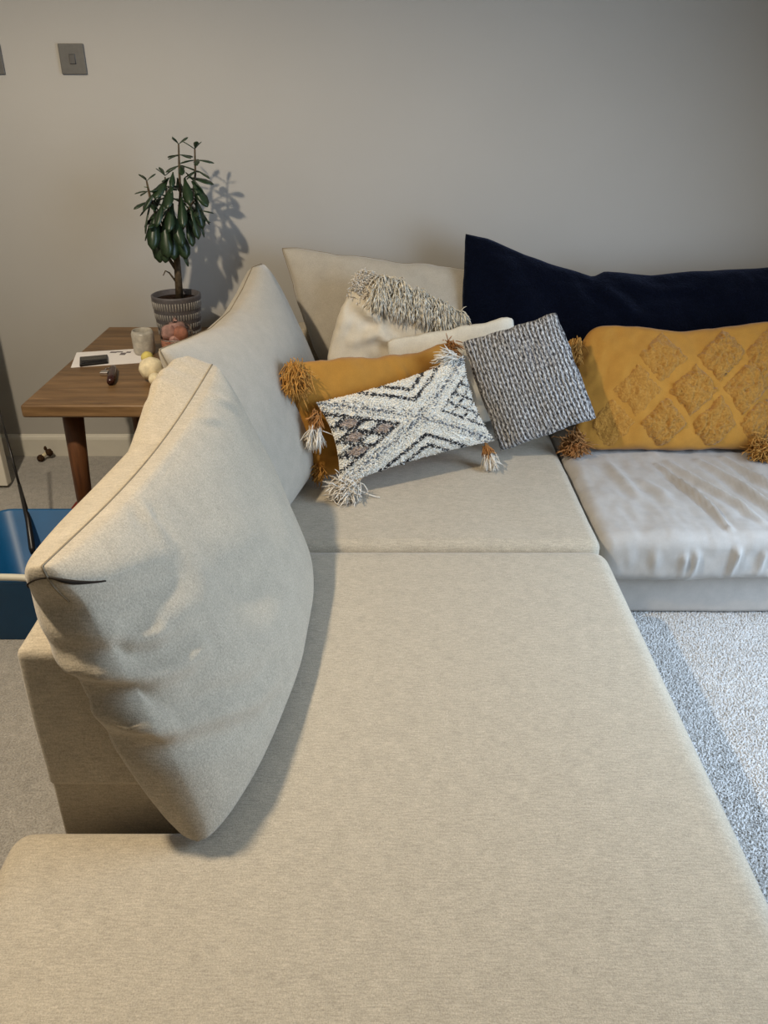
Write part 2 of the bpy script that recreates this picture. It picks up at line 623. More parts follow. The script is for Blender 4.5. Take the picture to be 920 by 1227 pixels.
def tassel(name, p, d, length, mat, parent, count=70, spread=0.45, width=0.0016, droop=4.0, root=0.008, floor=None, curl=0.12):
    mb = MB()
    d = Vector(d).normalized()
    for i in range(count):
        off = Vector((random.gauss(0, 1), random.gauss(0, 1), random.gauss(0, 1))) * root
        dd = d + Vector((random.gauss(0, spread), random.gauss(0, spread), random.gauss(0, spread)))
        strand(mb, Vector(p) + off, dd, length * random.uniform(0.7, 1.1), width, droop, curl)
    if floor is not None:
        for v in mb.v:
            if v.z < floor:
                v.z = floor + random.uniform(0, 0.006)
    return mb.build(name, mat, parent)

# ------------------------------------------------------------------ the room
WY = 3.33          # wall behind the sofa
XL, XR, YF, ZC = -2.8, 1.78, -4.0, 2.42
floor = struct(MB().box(XL - .1, XR + .1, YF - .1, WY + .1, -0.1, 0).build('floor', M['carpet'], smooth=False))
def pile(x0, x1, y0, y1, step, hgt):
    xs, ys = np.meshgrid(np.arange(x0, x1, step), np.arange(y0, y1, step))
    n_ = xs.size
    c_ = np.stack([xs.ravel() + RNG.uniform(-.5, .5, n_) * step, ys.ravel() + RNG.uniform(-.5, .5, n_) * step, np.zeros(n_)], 1)
    v_ = np.zeros((n_, 5, 3))
    w_ = step * 0.55
    for q, (ax, ay) in enumerate(((-1, -.6), (1, -.6), (0, 1))):
        v_[:, q] = c_ + np.array([ax * w_, ay * w_, -0.0005])
    lean = np.stack([RNG.normal(0, step * .6, n_), RNG.normal(0, step * .6, n_), hgt * RNG.uniform(.5, 1.1, n_)], 1)
    v_[:, 3] = c_ + lean + np.array([-w_ * .45, 0, 0])
    v_[:, 4] = c_ + lean + np.array([w_ * .45, 0, 0])
    b_ = (np.arange(n_) * 5)[:, None, None]
    t_ = np.array([[0, 1, 4], [0, 4, 3], [1, 2, 4], [2, 0, 3], [2, 3, 4]])[None] + b_
    me = bpy.data.meshes.new('carpet_pile')
    me.vertices.add(n_ * 5)
    me.vertices.foreach_set('co', v_.ravel())
    me.loops.add(n_ * 15)
    me.loops.foreach_set('vertex_index', t_.ravel().astype(np.int32))
    me.polygons.add(n_ * 5)
    me.polygons.foreach_set('loop_start', np.arange(0, n_ * 15, 3, dtype=np.int32))
    me.update(calc_edges=True)
    me.materials.append(M['carpet_tips'])
    o = bpy.data.objects.new('carpet_pile', me)
    COL.objects.link(o)
    o.parent = floor
    o['kind'] = 'stuff'
pile(0.60, 1.72, 0.55, 2.12, 0.0050, 0.0052)
struct(MB().box(XL - .1, XR + .1, YF - .1, WY + .1, ZC, ZC + .1).build('ceiling', M['ceiling'], smooth=False))
struct(MB().box(XL - .1, XR + .1, WY, WY + .1, 0, ZC).build('wall_back', M['wall'], smooth=False))
struct(MB().box(XL - .1, XL, YF, WY, 0, ZC).build('wall_left', M['wall'], smooth=False))
struct(MB().box(XL - .1, XR + .1, YF - .1, YF, 0, ZC).build('wall_front', M['wall'], smooth=False))
wr = MB()
wr.box(XR, XR + .1, YF, 0.70, 0, ZC).box(XR, XR + .1, 2.10, WY, 0, ZC).box(XR, XR + .1, 0.70, 2.10, 1.80, ZC)
struct(wr.build('wall_right', M['wall'], smooth=False))
wf = MB()
for (a, b) in ((0.70, 0.76), (1.37, 1.43), (2.04, 2.10)):
    wf.box(XR + .02, XR + .08, a, b, 0.0, 1.80)
wf.box(XR + .02, XR + .08, 0.76, 2.04, 1.74, 1.80).box(XR + .02, XR + .08, 0.76, 2.04, 0.0, 0.06)
struct(wf.build('window_1', M['door_white'], smooth=False))
# skirting with a moulded top
sk = MB()
prof = [(0, 0), (-0.016, 0), (-0.016, 0.078), (-0.013, 0.088), (-0.006, 0.094), (-0.004, 0.098), (0, 0.098)]
a = sk.add([(XL, WY + y, z) for y, z in prof] + [(XR, WY + y, z) for y, z in prof], [])
for i in range(len(prof) - 1):
    sk.f.append((i, i + len(prof), i + 1 + len(prof), i + 1))
struct(sk.build('baseboard_back', M['trim'], smooth=False))

# white door leaf standing open at the left, its free edge facing the table
dr = MB().box(-2.30, -1.515, 2.985, 3.025, 0.012, 2.0)
door = dr.build('door_1', M['door_white'], smooth=False, bevel=0.004)
struct(door)
pn = MB()
for (za, zb) in ((0.2, 0.85), (1.0, 1.82)):
    pn.box(-2.2, -1.63, 2.979, 2.9852, za, zb)
pn.build('door_panel', M['door_white'], door, smooth=False, bevel=0.003)
MB().lathe(0, 0, [(0.001, 0), (0.012, 0), (0.01, 0.03), (0.026, 0.04), (0.026, 0.06), (0.001, 0.068)], 20)
kn = MB().lathe(0, 0, [(0.002, 0), (0.012, 0.0), (0.01, 0.03), (0.026, 0.04), (0.026, 0.06), (0.002, 0.068)], 20)
kn.v = [Vector((-1.58 + p.x, 2.985 - p.z, 1.0 + p.y)) for p in kn.v]
kn.build('door_handle', M['steel'], door)

# switches on the wall
def wall_switch(x, label, rocker):
    t = thing('light_switch', label, 'light switch', (x, WY, 1.527))
    MB().box(x - .045, x + .045, WY - .009, WY - .0002, 1.479, 1.575).build('faceplate', M['switch'], t, bevel=0.003)
    if rocker:
        rk = MB()
        rk.add([(x - .010, WY - .0095, 1.511), (x + .012, WY - .0095, 1.511), (x + .012, WY - .0095, 1.543), (x - .010, WY - .0095, 1.543),
                (x - .008, WY - .014, 1.513), (x + .010, WY - .014, 1.513), (x + .010, WY - .011, 1.541), (x - .008, WY - .011, 1.541)],
               [(4, 5, 6, 7), (0, 1, 5, 4), (1, 2, 6, 5), (2, 3, 7, 6), (3, 0, 4, 7)])
        rk.build('rocker', M['switch_dark'], t, smooth=False)
    else:
        for dx in (-.02, .02):
            MB().box(x + dx - .011, x + dx + .011, WY - .013, WY - .0085, 1.511, 1.543).build('rocker', M['switch_dark'], t, bevel=0.002)
wall_switch(-1.103, 'dark grey metal wall switch plate with one small rocker above the plant', True)
wall_switch(-1.396, 'dark grey metal wall plate cut off by the left edge of the photo', False)

# ceiling lamp that holds the warm bulb (out of frame)
cl = thing('ceiling_lamp', 'white ceiling lamp with a bare warm bulb above the left of the room', 'lamp', (-1.13, 1.16, ZC))
MB().lathe(-1.13, 1.16, [(0.06, ZC - .001), (0.06, ZC - .02), (0.02, ZC - .03), (0.016, ZC - .05), (0.02, ZC - .07)], 24).build('lamp_holder', M['lampshade'], cl)

# ------------------------------------------------------------------ corner sofa
SEAT = 0.31
sofa = thing('corner_sofa', 'large pale beige fabric corner sofa with a long chaise and low arm', 'sofa', (0.4, 2.3, 0))

def soft(amp, sc):
    return lambda p, n: amp * fbm(p, sc)

# chaise: the long seat with a tongue that wraps round the front of the arm
ch = rbox(-0.345, 0.622, 0.12, 1.985, 0.05, SEAT, 0.05, 0.05)
c2 = rbox(-0.645, 0.50, 0.12, 1.018, 0.05, SEAT, 0.04, 0.05)
ch.add(c2.v, c2.f)
chaise = ch.build('chaise_seat', M['sofa'], sofa)
md = chaise.modifiers.new('fuse', 'REMESH')
md.mode = 'VOXEL'
md.voxel_size = 0.011
md.use_smooth_shade = True
md = chaise.modifiers.new('soften', 'SMOOTH')
md.factor = 0.5
md.iterations = 6

def corner_disp(p, n):
    d = 0.004 * fbm(p, 5) * max(0, n.z)
    # worn, slightly sunken front edge towards the middle of the seam
    return d
rbox(-0.345, 0.612, 1.992, 3.16, 0.05, SEAT + .002, 0.034, 0.04, corner_disp).build('corner_seat', M['sofa'], sofa)

# right-hand seat with a loose, wrinkled cover
cr = []
def C3(pts, amp, w, tr=None):
    tr = tr if tr is not None else (0.25 if pts[0][2] < 0.299 else 0.9)
    cr.append(Crease(pts, amp, w, tr))
ZT = 0.30
C3([(0.93, 2.55, ZT), (0.96, 2.40, ZT), (1.00, 2.22, ZT), (1.005, 2.10, ZT)], 0.008, 0.010)
C3([(0.97, 2.56, ZT), (1.03, 2.40, ZT), (1.09, 2.26, ZT), (1.12, 2.14, ZT)], 0.007, 0.013)
C3([(1.08, 2.58, ZT), (1.14, 2.40, ZT), (1.18, 2.24, ZT), (1.20, 2.10, ZT)], 0.008, 0.013)
C3([(1.17, 2.60, ZT), (1.22, 2.42, ZT), (1.27, 2.26, ZT)], 0.008, 0.012)
C3([(0.76, 2.58, ZT), (0.775, 2.44, ZT), (0.80, 2.30, ZT)], 0.004, 0.020)
C3([(0.84, 2.42, ZT), (0.88, 2.33, ZT), (0.89, 2.26, ZT)], 0.003, 0.018)
C3([(0.862, 2.08, 0.285), (0.868, 2.05, 0.23), (0.872, 2.05, 0.17)], 0.006, 0.008)
C3([(0.885, 2.08, 0.285), (0.905, 2.05, 0.24), (0.895, 2.05, 0.16)], 0.007, 0.008)
C3([(1.005, 2.10, 0.297), (1.02, 2.05, 0.25), (1.01, 2.05, 0.16)], 0.010, 0.009)
C3([(1.09, 2.09, 0.29), (1.10, 2.05, 0.24), (1.09, 2.05, 0.17)], 0.006, 0.008)
C3([(1.19, 2.09, 0.29), (1.205, 2.05, 0.24), (1.20, 2.05, 0.17)], 0.007, 0.009)
C3([(1.30, 2.09, 0.29), (1.29, 2.05, 0.24), (1.31, 2.05, 0.17)], 0.006, 0.010)
C3([(0.78, 2.06, 0.27), (0.785, 2.05, 0.20)], 0.004, 0.012)
def cover_disp(p, n):
    d = 0.007 * fbm(p, 6) + 0.003 * fbm((p.x * 3.0, p.y, p.z), 9)
    for c_ in cr:
        d += (2.6 if n.z > 0.7 else 1.8) * c_(p)
    if n.z > 0.5:
        d += 0.006 * math.sin(math.pi * min(1, max(0, (p.y - 2.05) / 0.9)))
    return d
rbox(0.622, 1.74, 2.05, 3.16, 0.142, ZT, 0.042, 0.0085, cover_disp).build('seat_cushion', M['loose_cover'], sofa,
     label='seat cushion in a wrinkled grey beige loose cover')

rbox(0.55, 1.72, 2.102, 3.28, 0.004, 0.148, 0.016, 0.06, soft(0.002, 6)).build('sofa_base', M['loose_cover'], sofa)
rbox(-0.30, 0.575, 0.2, 3.2, 0.02, 0.12, 0.02, 0.15).build('chaise_base', M['sofa'], sofa)
# arm: padded upper part above a recessed plinth
rbox(-0.580, -0.398, 1.036, 3.27, 0.372, 0.664, 0.016, 0.04,
     lambda p, n: 0.003 * fbm(p, 6) + (0.004 * math.sin(math.pi * (p.y - 1) / 2.27) if n.z > .5 else 0)).build('armrest', M['sofa'], sofa)
rbox(-0.579, -0.363, 1.050, 3.26, 0.02, 0.376, 0.008, 0.06).build('arm_plinth', M['sofa'], sofa)
rbox(-0.36, 1.74, 3.175, 3.31, 0.05, 0.60, 0.03, 0.08).build('back_frame', M['sofa'], sofa)

# ------------------------------------------------------------------ big loose back cushions
def arm_clip(p, s=-1):
    # the stuffing yields to the arm and the seat
    if s < 0 and p.y > 1.0 and p.x < -0.386 and p.z < 0.676:
        w = min(1.0, (p.y - 1.0) / 0.05)
        if (-0.386 - p.x) < (0.676 - p.z):
            p = p.lerp(Vector((-0.386, p.y, p.z)), w)
        else:
            p = p.lerp(Vector((p.x, p.y, 0.676)), w)
    if p.z < SEAT + 0.007:
        p = Vector((p.x, p.y, SEAT + 0.007))
    return p

def clip1(p, s=-1):
    p = arm_clip(p, s)
    if s < 0 and p.y > 1.55 and p.z > 0.66:      # plump upper far corner pushed up by the next cushion
        w = min(1.0, (p.y - 1.55) / 0.3) * min(1.0, (p.z - 0.66) / 0.08)
        h_ = max(0.0, min(1.0, (-0.40 - p.x) / 0.08))
        p = p + Vector((-0.035 * w, 0, 0.050 * w * h_ + 0.012 * w * h_ * noise.noise(p * 22)))
    return p
def disp1(u, v, s):
    d = 0.009 * fbm((u * 2.4, v * 1.6, s * 3.0), 1.1, 2)
    return d
def warp1(u, v):
    # sagging ridge, lower edge pushed out along the seat
    m = math.sin(math.pi * u)
    return Vector((0.062 * m ** 0.6 * (1 - v) ** 1.3, 0, -0.034 * m * v))
pc1 = Pillow((-0.312, 0.965, 0.325), (-0.235, 1.93, 0.325), (-0.425, 1.97, 0.835), (-0.490, 1.01, 0.838),
             0.075, 0.138, 0.26, 0.0, warp1, disp1, clip1, (1, 0, 0.08))
pc1.folds = [Crease([(-0.50, 1.02, 0.668), (-0.46, 0.99, 0.664), (-0.415, 1.0, 0.655), (-0.385, 1.022, 0.632), (-0.365, 1.045, 0.612), (-0.335, 1.10, 0.592), (-0.315, 1.15, 0.585)], 0.019, 0.018, 1.2),
             Crease([(-0.44, 1.0, 0.578), (-0.40, 0.98, 0.572), (-0.375, 0.99, 0.560), (-0.345, 1.02, 0.522), (-0.290, 1.105, 0.478), (-0.250, 1.20, 0.424), (-0.225, 1.30, 0.40)], 0.025, 0.020, 1.2),
             Crease([(-0.54, 1.03, 0.765), (-0.49, 1.0, 0.765), (-0.455, 1.02, 0.755), (-0.425, 1.06, 0.728), (-0.385, 1.14, 0.705), (-0.350, 1.22, 0.69)], -0.018, 0.030, 0.8),
             Crease([(-0.425, 1.03, 0.695), (-0.395, 1.045, 0.672), (-0.365, 1.09, 0.655)], 0.018, 0.016, 1.3),
             Crease([(-0.437, 1.29, 0.80), (-0.41, 1.26, 0.775), (-0.37, 1.25, 0.74)], 0.006, 0.016, 1.0),
             Crease([(-0.44, 1.68, 0.815), (-0.40, 1.70, 0.80), (-0.36, 1.74, 0.78)], 0.006, 0.014, 1.0),
             Crease([(-0.43, 1.80, 0.825), (-0.39, 1.82, 0.80), (-0.36, 1.85, 0.77)], 0.007, 0.014, 1.0),
             Crease([(-0.30, 1.30, 0.62), (-0.27, 1.40, 0.55), (-0.24, 1.50, 0.52)], -0.010, 0.05, 0.6)]
bc1 = thing('back_cushion', 'big beige back cushion nearest the camera leaning on the sofa arm', 'cushion', (-0.35, 1.5, SEAT), 'loose back cushions of the sofa')
pc1.mesh(130, 110).build('cushion_cover', M['sofa'], bc1)
MB().tube(pc1.line([(0.0, 0.87), (0.0, 0.999)], 1, 0.001) + pc1.line([(0.001, 1.0), (0.998, 1.0)], 1, 0.001, 60), 0.0019, 6).build('seam', M['seam'], bc1)
def tuck(u1, v1, sd):
    return [pc1.at(u1 * (i / 24) ** 2.6, 0.965 + (v1 - 0.965) * (i / 24) ** 1.6, sd, 0.0012) for i in range(25)]
MB().tube(tuck(0.055, 0.895, 1), [0.0014 + 0.0022 * math.sin(math.pi * i / 24) ** 2 for i in range(25)], 6).build('corner_tuck', M['slit'], bc1)
MB().tube(tuck(0.040, 0.900, -1), 0.0014, 6).build('corner_tuck', M['slit'], bc1)

def clip2(p, s=-1):
    p = arm_clip(p, s)
    if p.y > 3.0:
        p = Vector((p.x, 3.0, p.z))
    return p
def disp2(u, v, s):
    d = 0.008 * fbm((u * 2.4 + 4, v * 1.6, s * 3.0), 1.1, 2)
    return d
def warp2(u, v):
    # the ridge hangs between the two top corners
    xs = [0, 0.2, 0.4, 0.6, 0.75, 0.88, 1.0]
    zs = [0.0, -0.04, -0.075, -0.082, -0.055, -0.018, -0.035]
    return Vector((0, 0, float(np.interp(u, xs, zs)) * v ** 3))
pc2 = Pillow((-0.335, 2.00, 0.325), (-0.190, 2.80, 0.325), (-0.420, 2.90, 0.935), (-0.555, 1.985, 0.868),
             0.095, 0.085, 0.34, -0.01, warp2, disp2, clip2)
bc2 = thing('back_cushion', 'big beige back cushion between the nearest cushion and the wall beside the plant', 'cushion', (-0.35, 2.4, SEAT), 'loose back cushions of the sofa')
pc2.mesh(70, 60).build('cushion_cover', M['sofa_smooth'], bc2)
MB().tube(pc2.line([(0.0, 0.80), (0.0, 0.999)], 1, 0.0005) + pc2.line([(0.001, 1.0), (0.998, 1.0)], 1, 0.0005, 50), 0.002, 6).build('seam', M['seam'], bc2)

pc3 = Pillow((-0.20, 2.97, 0.325), (0.62, 2.97, 0.325), (0.52, 3.19, 0.815), (-0.392, 3.14, 0.918),
             0.07, 0.05, 0.42, 0.03, None, lambda u, v, s: 0.010 * fbm((u * 3 + 9, v * 2, s), 1.5), round_=0.03, wob=0.012)
bc3 = thing('back_cushion', 'grey beige back cushion against the wall behind the cream shaggy pillow', 'cushion', (0.1, 3.05, SEAT), 'loose back cushions of the sofa')
pc3.mesh(50, 40).build('cushion_cover', M['sofa_smooth'], bc3)
MB().tube(pc3.line([(0.0, 0.5), (0.0, 1.0)], 1) + pc3.line([(0.0, 1.0), (1.0, 1.0)], 1, 0, 40), 0.0014, 6).build('seam', M['seam'], bc3)

# ------------------------------------------------------------------ navy pillow along the wall
def warp_navy(u, v):
    # top edge: tall left corner, dip, then rising to the right
    xs = [0, 0.06, 0.16, 0.27, 0.345, 0.375, 0.5, 0.75, 1.0]
    zs = [0.0, -0.018, -0.072, -0.118, -0.150, -0.128, -0.138, -0.112, -0.095]
    return Vector((0, 0, float(np.interp(u, xs, zs)) * v ** 2))
crn = [Crease([(0.345, 1.0), (0.36, 0.86), (0.41, 0.74), (0.46, 0.62)], 0.016, 0.022, 1.0),
       Crease([(0.10, 0.9), (0.16, 0.7), (0.17, 0.5)], 0.010, 0.04, 0.8),
       Crease([(0.42, 0.95), (0.52, 0.84), (0.62, 0.85)], 0.008, 0.03, 0.8)]
pn_ = Pillow((0.275, 2.93, 0.32), (1.70, 2.93, 0.32), (1.70, 3.13, 0.955), (0.288, 3.12, 0.968),
             0.075, 0.07, 0.42, 0.012, warp_navy,
             lambda u, v, s: 0.012 * fbm((u * 5, v * 2.2, s), 1.6, 4) + (sum(c_(Vector((u, v))) for c_ in crn) if s > 0 else 0), round_=0.012, wob=0.006)
navy = pn_.mesh(110, 44).build('navy_pillow', M['navy'])
tag(navy, 'long dark navy plush pillow along the wall with one tall corner', 'pillow')

# ------------------------------------------------------------------ long mustard pillow with tufted diamonds
def warp_must(u, v):
    z = 0.0
    if u < 0.12:
        z -= 0.045 * (1 - u / 0.12) ** 2 * v ** 3
    return Vector((0.02 * (1 - u) ** 6 * v ** 2, 0, z + 0.012 * math.sin(u * 9) * v * v))
pm = Pillow((0.668, 2.635, 0.322), (1.325, 2.635, 0.320), (1.42, 2.85, 0.702), (0.652, 2.83, 0.690),
            0.060, 0.055, 0.45, 0.0, warp_must, lambda u, v, s: 0.009 * fbm((u * 6, v * 3, s + 3), 1.4, 4) + 0.004 * fbm((u * 16, v * 8, s + 3), 1.4, 3), round_=0.05, wob=0.006)
ml = thing('mustard_pillow', 'long mustard yellow pillow with raised tufted diamonds on the right seat', 'pillow', (1.0, 2.7, 0.30))
pm.mesh(70, 44).build('pillow_cover', M['mustard'], ml)
NP = 22
for (cu, cv) in ((0.40, 0.74), (0.68, 0.75), (0.90, 0.75), (0.29, 0.47), (0.56, 0.47), (0.82, 0.48), (0.17, 0.20), (0.43, 0.20), (0.69, 0.20), (0.93, 0.21)):
    hu, hv = 0.124, 0.225
    mb = MB()
    idx = {}
    for i in range(NP + 1):
        for j in range(NP + 1):
            a, b = i / NP * 2 - 1, j / NP * 2 - 1
            u = cu + hu * (a - b) / 2 + 0.012 * noise.noise(Vector((a * 2, b * 2, cu * 40)))
            v = cv + hv * (a + b) / 2 + 0.02 * noise.noise(Vector((a * 2, b * 2, cv * 40 + cu * 9)))
            u, v = min(max(u, 0.012), 0.988), min(max(v, 0.03), 0.97)
            rim = min(1 - abs(a), 1 - abs(b))
            flat = 0.40 if cu < 0.30 else (0.65 if cu < 0.42 else 1.0)
            lift = -0.003 + 0.017 * flat * min(1, rim * 3.2) ** 0.6
            if rim > 0.02:
                lift += flat * (0.012 * noise.noise(Vector((u * 60, v * 36, 1.0))) + 0.004 * random.uniform(-1, 1))
            idx[(i, j)] = len(mb.v)
            mb.v.append(pm.at(u, v, 1, lift))
    for i in range(NP):
        for j in range(NP):
            mb.f.append((idx[(i, j)], idx[(i + 1, j)], idx[(i + 1, j + 1)], idx[(i, j + 1)]))
    mb.build('tufted_diamond', M['mustard_tuft'], ml)
tassel('tassel', (0.668, 2.625, 0.345), (-0.75, -0.75, 0.05), 0.060, M['rust_yarn'], ml, 420, 0.60, 0.0018, 5, 0.014, SEAT + .006, 0.35)
tassel('tassel', (1.300, 2.60, 0.340), (-0.35, -0.9, -0.1), 0.065, M['mustard_yarn'], ml, 420, 0.60, 0.0018, 5, 0.016, SEAT + .006, 0.35)
tassel('tassel', (0.662, 2.79, 0.655), (-0.3, -0.5, -1.0), 0.075, M['mustard_yarn'], ml, 220, 0.25, 0.0018, 5, 0.009, None, 0.25)

# ------------------------------------------------------------------ grey ribbed knit pillow
def ribdisp(u, v, s):
    wob = 0.18 * noise.noise(Vector((u * 2, v * 3.0, 0)))
    return 0.0016 * math.cos((u * 25 + wob) * 2 * math.pi) + 0.006 * fbm((u * 3, v * 3, s), 1.4)
pg = Pillow((0.398, 2.585, 0.335), (0.694, 2.515, 0.485), (0.556, 2.64, 0.800), (0.258, 2.69, 0.685),
            0.042, 0.035, 0.42, 0.01, None, ribdisp, round_=0.012, wob=0.005)
grey = pg.mesh(150, 40).build('knit_pillow', M['rib'])
tag(grey, 'square grey ribbed marl knit pillow tilted between the mustard and white pillows', 'pillow')

# ------------------------------------------------------------------ small plain mustard pillow behind the white one
crs = [Crease([(0.60, 0.97), (0.62, 0.82), (0.61, 0.68)], 0.008, 0.02, 0.9),
       Crease([(0.05, 0.25), (0.12, 0.18), (0.24, 0.16)], 0.008, 0.02, 0.9)]
ps = Pillow((-0.220, 2.375, 0.330), (0.293, 2.66, 0.330), (0.238, 2.75, 0.668), (-0.300, 2.375, 0.700),
            0.055, 0.045, 0.45, 0.03, lambda u, v: Vector((0, 0, 0.008 * math.sin(u * 7) * v)),
            lambda u, v, s: 0.006 * fbm((u * 4, v * 3, s), 1.4) + (sum(c_(Vector((u, v))) for c_ in crs) if s > 0 else 0), round_=0.05, wob=0.01)
ms = thing('mustard_pillow', 'plain mustard pillow with brown corner tassels behind the patterned white pillow', 'pillow', (0.0, 2.5, 0.31))
ps.mesh(56, 44).build('pillow_cover', M['mustard'], ms)
tassel('tassel', ps.at(0.03, 0.965, 1), (0.10, -0.5, -0.9), 0.080, M['mustard_yarn'], ms, 420, 0.32, 0.0017, 5, 0.015, None, 0.25)
tassel('tassel', ps.at(0.985, 0.985, 1), (0.3, -0.8, -0.15), 0.055, M['rust_yarn'], ms, 110, 0.4, 0.0018, 4, 0.009)
tassel('tassel', ps.at(0.02, 0.02, 1) + Vector((0, 0, .02)), (-0.2, -0.9, -0.3), 0.05, M['mustard_yarn'], ms, 90, 0.4, 0.0018, 4, 0.009, SEAT + .006)

# ------------------------------------------------------------------ white tufted pillow with the dark lattice pattern
pw = Pillow((-0.140, 2.285, 0.352), (0.362, 2.515, 0.405), (0.258, 2.62, 0.660), (-0.205, 2.355, 0.595),
            0.050, 0.040, 0.45, 0.095, None, lambda u, v, s: 0.004 * fbm((u * 4, v * 3, s), 1.4))
wp = thing('patterned_pillow', 'white tufted pillow with a dark lattice and cross pattern and tassels', 'pillow', (0.07, 2.4, 0.31))
pw.mesh(48, 36).build('pillow_cover', M['white_base'], wp)
WHITE = np.array(srgb(244, 239, 228)[:3])
BLACK = np.array(srgb(40, 36, 36)[:3])
GREYB = np.array(srgb(128, 132, 138)[:3])
PINK = np.array(srgb(196, 178, 164)[:3])
def pat(u, v):
    x, y = (u - 0.56) * 2, (v - 0.5) * 2
    if x < 0:
        x = x / 1.12
    else:
        x = x / 0.88
    d1, d2 = abs(x - y), abs(x + y)
    r = random.random()
    dm = min(d1, d2)
    if dm < 0.05:
        return GREYB * random.uniform(0.5, 1.2) if r < 0.46 else WHITE
    if 0.10 < dm < 0.15 and r < 0.26:
        return GREYB * random.uniform(0.4, 1.1)
    if dm < (0.25 if x < 0 and abs(x) > abs(y) else 0.32):
        return WHITE
    if x < 0 and abs(x) > abs(y):
        a, b = (x - y) * 2.9, (x + y) * 2.9
        fa, fb = a % 1, b % 1
        if (fa < 0.30 or fb < 0.30):
            return BLACK * random.uniform(0.8, 2.0) if r < 0.72 else WHITE * 0.9
        return PINK * random.uniform(0.85, 1.1) if (int(a // 1) + int(b // 1)) % 2 == 0 else WHITE
    if x > 0 and abs(x) > abs(y):
        a, b = (x - y) * 3.2, (x + y) * 3.2
        if a % 1 < 0.24 or b % 1 < 0.24:
            return BLACK * random.uniform(0.8, 2.0) if r < 0.62 else WHITE
        return WHITE
    d = abs(y) - abs(x)
    if 0.40 < d < 0.50 or 0.66 < d < 0.75:
        return BLACK * random.uniform(0.8, 2.0) if r < 0.72 else WHITE
    return WHITE
mb = MB()
cols = []
NU, NV = 150, 92
for i in range(NU):
    for j in range(NV):
        u = (i + random.uniform(0.1, 0.9)) / NU
        v = (j + random.uniform(0.1, 0.9)) / NV
        p = pw.at(u, v, 1)
        c_ = pat(u, v)
        nrm = pw.n
        a = pw.du.normalized()
        b = pw.dv.normalized()
        hgt = random.uniform(0.004, 0.0085)
        tip = p + nrm * hgt + Vector((random.gauss(0, .0022), random.gauss(0, .0022), random.gauss(0, .0022) - .001))
        w_ = 0.0026
        k0 = mb.add([p - a * w_ - b * w_ - nrm * .002, p + a * w_ - b * w_ - nrm * .002, p + b * w_ * 1.3 - nrm * .002, tip - a * .0011, tip + a * .0011],
                    [(0, 1, 4, 3), (1, 2, 4), (2, 0, 3), (3, 4, 2)])
        cols += [tuple(c_) + (1,)] * 5
mb.col = cols
mb.build('tufted_pile', M['tuft'], wp, smooth=False, kind='stuff')
def two_tone(p, d, floor=None, ln=0.06):
    cap = tassel('tassel', p, d, ln * 0.55, M['rust_yarn'], wp, 70, 0.30, 0.0022, 2, 0.007, floor, 0.1)
    dd = Vector(d).normalized()
    fr = MB()
    for i in range(90):
        q = Vector(p) + dd * ln * 0.45 + Vector((random.gauss(0, .007), random.gauss(0, .007), random.gauss(0, .007)))
        strand(fr, q, dd + Vector((random.gauss(0, .3), random.gauss(0, .3), random.gauss(0, .3))), ln * random.uniform(.6, 1), 0.0018, 3, 0.12)
    if floor is not None:
        for v in fr.v:
            v.z = max(v.z, floor + random.uniform(0, .005))
    fr.build('tassel_fringe', M['white_yarn'], cap)
two_tone(pw.at(0.99, 0.0, 1) + Vector((-0.02, -0.012, -0.02)), (0.25, -0.35, -0.7), SEAT + .006, 0.06)
two_tone(pw.at(0.0, 0.93, 1) + Vector((-0.012, -0.012, -0.015)), (-0.06, -0.2, -1.0), None, 0.085)
tassel('tassel', pw.at(0.95, 1.0, 1) + Vector((-0.015, -0.02, 0.012)), (-0.8, -0.35, 0.05), 0.06, M['white_yarn'], wp, 110, 0.30, 0.002, 3, 0.009)
tassel('tassel', pw.at(0.06, 0.01, 1) + Vector((0, -0.012, -0.012)), (-0.45, -0.75, -0.3), 0.075, M['white_yarn'], wp, 300, 0.50, 0.0020, 6, 0.013, SEAT + .006, 0.32)

# ------------------------------------------------------------------ two cream pillows
pcr = Pillow((0.055, 2.79, 0.345), (0.52, 2.80, 0.365), (0.455, 2.845, 0.736), (0.004, 2.845, 0.645),
             0.035, 0.035, 0.42, 0.0, None, lambda u, v, s: 0.004 * fbm((u * 3, v * 3, s), 1.4), round_=0.04, wob=0.008)
crp = pcr.mesh(40, 36).build('cream_pillow', M['cream_knit'])
tag(crp, 'flat plain cream pillow tucked between the shaggy pillow and the grey knit one', 'pillow')

crh = [Crease([(0.16, 0.55), (0.30, 0.62), (0.45, 0.55), (0.50, 0.45)], 0.020, 0.035, 1.0),
       Crease([(0.20, 0.40), (0.30, 0.33), (0.44, 0.36)], 0.018, 0.035, 1.0),
       Crease([(0.10, 0.80), (0.20, 0.74), (0.34, 0.70)], 0.018, 0.03, 1.0)]
psh = Pillow((-0.235, 2.865, 0.375), (0.340, 2.885, 0.355), (0.285, 2.95, 0.715), (-0.098, 2.95, 0.868),
             0.050, 0.04, 0.38, -0.10, None,
             lambda u, v, s: 0.009 * fbm((u * 4, v * 4, s), 1.5, 4) + (sum(c_(Vector((u, v))) for c_ in crh) if s > 0 else 0), round_=0.07, wob=0.010)
sh = thing('shaggy_pillow', 'cream crumpled pillow with a shaggy fringed band against the grey cushion', 'pillow', (0.05, 2.9, 0.31))
psh.mesh(56, 52).build('pillow_cover', M['cream'], sh)
mb = MB()
